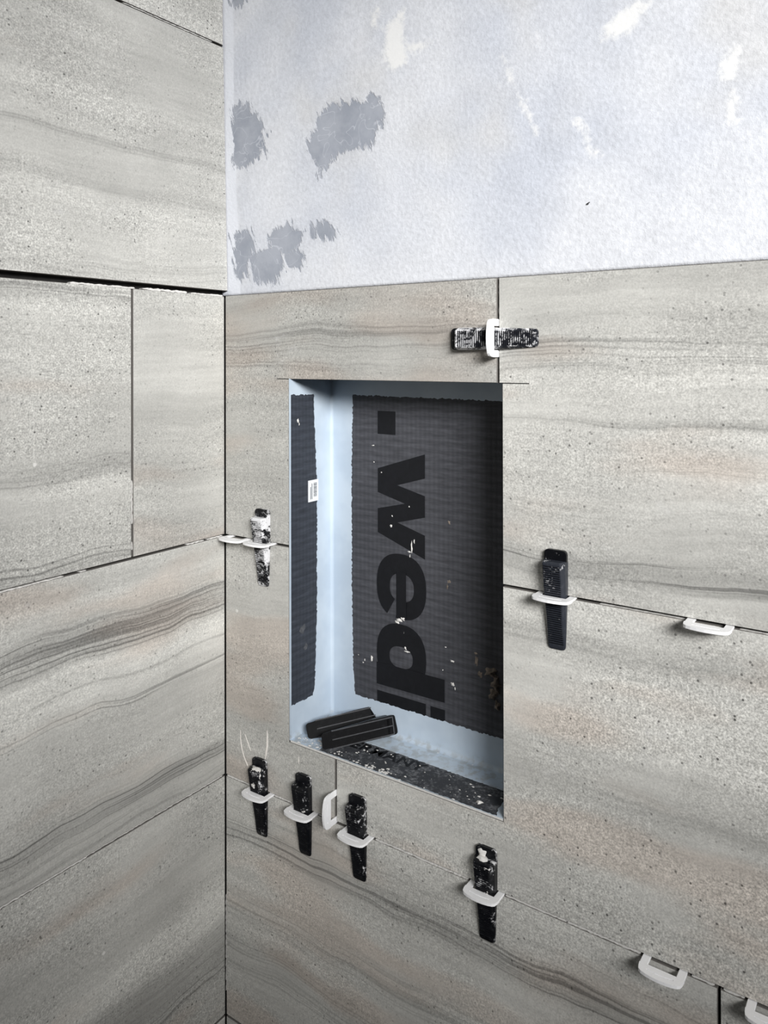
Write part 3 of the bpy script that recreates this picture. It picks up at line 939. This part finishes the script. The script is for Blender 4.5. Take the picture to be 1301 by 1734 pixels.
# ------------------------------------------------------------------ clips
def clip_meshes():
    """tile spacer clip: two legs out of the joint, rounded front bar with a groove; lies in its local XY plane, -Y is out of the wall"""
    th = 0.0013

    def prism(name, poly, h=th):
        bm = bmesh.new()
        vv = [bm.verts.new((p[0], p[1], -h)) for p in poly]
        fc = bm.faces.new(vv)
        r = bmesh.ops.extrude_face_region(bm, geom=[fc])
        bmesh.ops.translate(bm, verts=[e for e in r['geom'] if isinstance(e, bmesh.types.BMVert)], vec=(0, 0, 2 * h))
        bmesh.ops.recalc_face_normals(bm, faces=bm.faces)
        bmesh.ops.bevel(bm, geom=[e for e in bm.edges if abs(e.verts[0].co.z - e.verts[1].co.z) < 1e-7], offset=0.0004, segments=2, affect='EDGES')
        bmesh.ops.recalc_face_normals(bm, faces=bm.faces)
        me = bpy.data.meshes.new(name)
        bm.to_mesh(me)
        bm.free()
        me.materials.append(M['clip'])
        return me
    H_ = 0.0186
    outer = [(-H_, -0.0104), (-0.01815, -0.0150), (-0.0172, -0.0185), (-0.0150, -0.0203), (-0.0110, -0.0216), (-0.006, -0.0225), (0, -0.0229),
             (0.006, -0.0225), (0.0110, -0.0216), (0.0150, -0.0203), (0.0172, -0.0185), (0.01815, -0.0150), (H_, -0.0104)]
    # the bar is built as two arms round the groove plus a web sunk between them
    inner = [(-0.0118, -0.0104), (0.0118, -0.0104)]
    g0 = [(-0.0110, -0.0153), (-0.004, -0.0163), (0.004, -0.0163), (0.0110, -0.0153), (0.0112, -0.0164), (0.004, -0.0178), (-0.004, -0.0178), (-0.0112, -0.0164)]
    bm = bmesh.new()

    def loop(pts):
        vv = [bm.verts.new((p[0], p[1], th)) for p in pts]
        return [bm.edges.new((vv[i], vv[(i + 1) % len(vv)])) for i in range(len(vv))]
    es = loop(outer + inner[::-1]) + loop(g0)
    bmesh.ops.triangle_fill(bm, use_beauty=True, use_dissolve=False, edges=es)
    r = bmesh.ops.extrude_face_region(bm, geom=list(bm.faces))
    bmesh.ops.translate(bm, verts=[e for e in r['geom'] if isinstance(e, bmesh.types.BMVert)], vec=(0, 0, -2 * th))
    bmesh.ops.recalc_face_normals(bm, faces=bm.faces)
    # floor of the groove
    vv = [bm.verts.new((p[0], p[1], th - 0.0019)) for p in g0]
    bm.faces.new(vv)
    vv = [bm.verts.new((p[0], p[1], -th + 0.0006)) for p in g0]
    bm.faces.new(vv[::-1])
    bar = bpy.data.meshes.new('bar')
    bm.to_mesh(bar)
    bm.free()
    bar.materials.append(M['clip'])
    legs = []
    for s in (-1, 1):
        p = [(0.0118 * s, -0.0105), (0.0118 * s, 0.006), (0.0178 * s, 0.006), (0.0186 * s, -0.0003), (0.0186 * s, -0.0105)]
        legs.append(prism('leg', p, 0.00098))
    return bar, legs


BAR, LEGS = clip_meshes()


def clip(loc, vertical, label, roll=0.0, tilt=0.0):
    e = empty('leveling_clip', loc)
    e.rotation_euler = (tilt, math.radians(90) if vertical else roll, 0)
    tag(e, label, 'clip', 'white tile leveling clips')
    for nm, me in (('bar', BAR), ('leg', LEGS[0]), ('leg', LEGS[1])):
        o = bpy.data.objects.new(nm, me)
        C.objects.link(o)
        o.parent = e
    return e


ZC = 0.0
clip((0.0670, 0, 0.3), False, 'white clip around the wedge left of the niche, near the corner')
clip((0.0255, 0, 0.2998), False, 'empty white clip right in the wall corner, beside a mortar-covered wedge')
clip((0.4400, 0, 0.3), False, 'white clip around the ribbed black wedge right of the niche')
clip((0.5748, 0, 0.3), False, 'empty white clip in the joint right of the niche at the picture edge')
clip((0.0640, 0, 0), False, 'white clip around the wedge under the curved mortar smears')
clip((0.1320, 0, 0), False, 'white clip around the middle wedge of the three below the niche left end')
clip((0.1766, 0, 0.0178), True, 'empty upright white clip in the short vertical joint below the niche')
clip((0.2100, 0, 0), False, 'white clip around the wedge just right of the empty upright clip')
clip((0.3665, 0, 0), False, 'white clip around the lone wedge below the niche right corner')
clip((0.5370, 0, 0), False, 'empty white clip with open window in the bottom joint, left of the dark vertical gap')
clip((0.6210, 0, 0), False, 'white clip cut off by the bottom right corner of the picture')
clip((0.3796, 0, 0.5405), True, 'upright white clip around the horizontal wedge above the niche')


# ------------------------------------------------------------------ wedges
LW, LB = 0.093, 0.083


def wt(l):
    return 0.0020 + 0.157 * l


def whw(l):
    return 0.0088 + (0.0110 - 0.0088) * min(1, l / 0.06)


def wedge_body():
    v, f = [], []
    rows = [(0.0, 0.0062, 0.0016), (0.0012, 0.0080, 0.0021), (0.0035, 0.0088, wt(0.0035))]
    for l in (0.015, 0.03, 0.045, 0.06, 0.0725, 0.0815):
        rows.append((l, whw(l), wt(l)))
    rows += [(0.0830, whw(0.083), wt(0.083) - 0.0006), (0.0837, whw(0.083) - 0.0006, wt(0.083) - 0.0016)]
    for (l, hw, t) in rows:
        c = min(0.0026, t * 0.45)
        v += [(-hw, -0.0002, l), (-hw, -t * 0.55, l), (-hw + c, -t, l), (hw - c, -t, l), (hw, -t * 0.55, l), (hw, -0.0002, l)]
    n = len(rows)
    for i in range(n - 1):
        for j in range(6):
            a, b = 6 * i + j, 6 * i + (j + 1) % 6
            f.append((a, b, b + 6, a + 6))
    f += [tuple(range(5, -1, -1)), tuple(range(6 * n - 6, 6 * n))]
    bm = bmesh.new()
    bv = [bm.verts.new(p) for p in v]
    for q in f:
        bm.faces.new([bv[k] for k in q])
    bmesh.ops.recalc_face_normals(bm, faces=bm.faces)
    le = [e for e in bm.edges if abs(e.calc_face_angle(0)) > 0.5]
    bmesh.ops.bevel(bm, geom=le, offset=0.0005, segments=2, affect='EDGES', clamp_overlap=True)
    me = bpy.data.meshes.new('body')
    bm.to_mesh(me)
    bm.free()
    return me


def wedge_ribs(l0=0.006, l1=0.0805, step=0.0021, h=0.0008):
    v, f = [], []
    l = l0
    while l < l1:
        t = wt(l)
        c = min(0.0026, t * 0.45)
        hw = whw(l) - c - 0.0004
        k = len(v)
        v += [(-hw, -t + 0.0003, l - 0.00062), (-hw, -t - h, l), (-hw, -t + 0.0003, l + 0.00062),
              (hw, -t + 0.0003, l - 0.00062), (hw, -t - h, l), (hw, -t + 0.0003, l + 0.00062)]
        f += [(k, k + 1, k + 4, k + 3), (k + 1, k + 2, k + 5, k + 4), (k + 2, k, k + 3, k + 5), (k, k + 2, k + 1), (k + 3, k + 4, k + 5)]
        l += step
    me = bpy.data.meshes.new('ribs')
    me.from_pydata(v, [], f)
    return me


def wedge_tab():
    hw = 0.0108
    pts = [(-hw, 0.0800), (hw, 0.0800), (hw, 0.0890)]
    for i in range(1, 6):
        t = i / 6 * math.pi / 2
        pts.append((hw - 0.004 + 0.004 * math.cos(t), 0.0890 + 0.004 * math.sin(t)))
    pts += [(hw - 0.004, 0.0930), (-hw + 0.004, 0.0930)]
    for i in range(1, 6):
        t = math.pi / 2 - i / 6 * math.pi / 2
        pts.append((-hw + 0.004 - 0.004 * math.cos(t), 0.0890 + 0.004 * math.sin(t)))
    pts.append((-hw, 0.0890))
    bm = bmesh.new()
    vv = [bm.verts.new((p[0], -0.0002, p[1])) for p in pts]
    fc = bm.faces.new(vv)
    r = bmesh.ops.extrude_face_region(bm, geom=[fc])
    bmesh.ops.translate(bm, verts=[e for e in r['geom'] if isinstance(e, bmesh.types.BMVert)], vec=(0, -0.0048, 0))
    bmesh.ops.recalc_face_normals(bm, faces=bm.faces)
    bmesh.ops.bevel(bm, geom=[e for e in bm.edges if abs(e.verts[0].co.y - e.verts[1].co.y) < 1e-7], offset=0.0006, segments=2, affect='EDGES')
    bmesh.ops.recalc_face_normals(bm, faces=bm.faces)
    me = bpy.data.meshes.new('tab')
    bm.to_mesh(me)
    bm.free()
    return me


def back_rim():
    """raised rim round the hollow back of a wedge"""
    v, f = [], []

    def bar(x0, x1, l0, l1):
        k = len(v)
        for y in (-0.0001, 0.0011):
            v.extend([(x0, y, l0), (x1, y, l0), (x1, y, l1), (x0, y, l1)])
        f.extend([(k, k + 1, k + 2, k + 3), (k + 4, k + 7, k + 6, k + 5), (k, k + 4, k + 5, k + 1), (k + 1, k + 5, k + 6, k + 2), (k + 2, k + 6, k + 7, k + 3), (k + 3, k + 7, k + 4, k)])
    bar(-0.0100, -0.0088, 0.012, 0.088)
    bar(0.0088, 0.0100, 0.012, 0.088)
    bar(-0.0005, 0.0005, 0.012, 0.0872)
    bar(-0.0088, 0.0088, 0.0868, 0.0880)
    me = bpy.data.meshes.new('rim')
    me.from_pydata(v, [], f)
    return me


def wedge(loc, rot, label, mat, group, parts=('body', 'ribs', 'tab'), rib_mat=None, caps=()):
    e = empty('leveling_wedge', loc, rot)
    tag(e, label, 'wedge', group)
    for nm in parts:
        me = {'body': wedge_body, 'ribs': wedge_ribs, 'tab': wedge_tab, 'rim': back_rim}[nm]()
        link(nm, me, (rib_mat or mat) if nm in ('ribs', 'rim') or (nm == 'tab' and 'rim' not in parts) else mat, e)
    for (c, n, ru, rv, h, sd) in caps:
        o = blob([(c, ru, rv, h)], n, sd, M['mortar'], 'mortar_lump', None)[0]
        o.parent = e
    return e


GW = 'black leveling wedges driven through clips'
RIB = wedge_material('rib_plastic', -0.06, 11, (17, 18, 22))
wedge((0.0670, 0, 0.2470), (0, 0, 0), 'black wedge coated almost white with dried mortar, left of the niche',
      wedge_material('wedge_plastic_a', 0.085, 1), GW, rib_mat=wedge_material('rib_plastic_caked', 0.03, 13))
wedge((0.4400, 0, 0.2500), (0, 0, 0), 'clean black wedge with crisp horizontal ribs, right of the niche',
      wedge_material('wedge_plastic_b', -0.06, 2, (46, 49, 56)), GW, rib_mat=wedge_material('rib_plastic_clean', -0.10, 14, (13, 14, 18)))
wedge((0.0640, 0, -0.0540), (0, math.radians(-1.5), 0), 'black wedge with white mortar cap under the curved smears, nearest the corner',
      wedge_material('wedge_plastic_c', -0.025, 3), GW, rib_mat=RIB,
      caps=[((0.001, -0.010, 0.0836), (0, -0.25, 1), 0.0085, 0.0045, 0.0022, 51), ((0.008, -0.0125, 0.078), (0.3, -1, 0), 0.0028, 0.006, 0.0012, 52), ((-0.002, -0.0123, 0.065), (0, -1, 0), 0.003, 0.004, 0.0010, 53)])
wedge((0.1325, 0, -0.0520), (0, math.radians(-1), 0), 'glossy black wedge between the corner wedge and the empty upright clip',
      wedge_material('wedge_plastic_d', -0.055, 4), GW, rib_mat=RIB, caps=[((0.006, -0.0105, 0.056), (0, -1, 0.1), 0.0032, 0.0016, 0.001, 54)])
wedge((0.2105, 0, -0.0515), (0, math.radians(-1), 0), 'black wedge with grey scuffed top just right of the upright clip',
      wedge_material('wedge_plastic_e', -0.025, 5), GW, rib_mat=RIB)
wedge((0.3670, 0, -0.0515), (0, 0, 0), 'black wedge with thick white mortar on its head below the niche right corner',
      wedge_material('wedge_plastic_f', -0.005, 6), GW, rib_mat=RIB,
      caps=[((-0.004, -0.0050, 0.0875), (-0.1, -1, 0.3), 0.0055, 0.0050, 0.0022, 55), ((-0.002, -0.009, 0.0838), (0, -0.3, 1), 0.0080, 0.0045, 0.0024, 56),
            ((0.006, -0.0136, 0.0800), (0.1, -1, 0.2), 0.0042, 0.0022, 0.0012, 57), ((0.005, -0.0098, 0.054), (0, -1, 0), 0.0030, 0.0026, 0.0010, 58)])
wedge((0.4226, 0, 0.5402), (0, math.radians(-90), 0), 'horizontal black wedge with whitened ribs above the niche',
      wedge_material('wedge_plastic_g', 0.085, 7, (30, 32, 38)), GW, rib_mat=wedge_material('rib_plastic_dark', -0.045, 17, (13, 14, 18)))

# two spare wedges lying in the niche
GL = 'spare wedges lying in the niche'


def lay(tip, head_dir, up_dir, label, mat):
    """place a wedge by its tip, the direction to its head and the direction its ribbed face looks away from"""
    zax = Vector(head_dir).normalized()
    yax = Vector(up_dir)
    yax = (yax - zax * yax.dot(zax)).normalized()
    xax = yax.cross(zax)
    mt = Matrix((xax, yax, zax)).transposed().to_4x4()
    e = wedge(tip, mt.to_euler(), label, mat, GL, ('body', 'ribs', 'tab', 'rim'), rib_mat=M['rim'])
    return e


M['rim'] = plain('black_rim_highlight', lin(66, 67, 70), 0.4, 0.5, 200, 0.3)  # lighter grey paints edge highlights onto the black rim and ribs
WL = wedge_material('wedge_plastic_h', -0.14, 8, (7, 7, 9))
WL2 = wedge_material('wedge_plastic_i', -0.14, 9, (7, 8, 10))
# front one stands on its long edge with its hollow back to the viewer
lay((0.1560, 0.0010, FZ0 + 0.0108), (0.0490, 0.0735, 0.004), (0.82, -0.54, 0.22), 'black spare wedge in the niche, nearer the front, hollow back showing', WL)
lay((0.1265, 0.0090, FZ0 + 0.0118), (0.0500, 0.0700, 0.006), (0.72, -0.50, 0.70), 'black spare wedge in the niche, behind the other one against the corner', WL2)

print('objects', len(bpy.data.objects), 'tris', sum(len(o.data.polygons) for o in bpy.data.objects if o.type == 'MESH'))
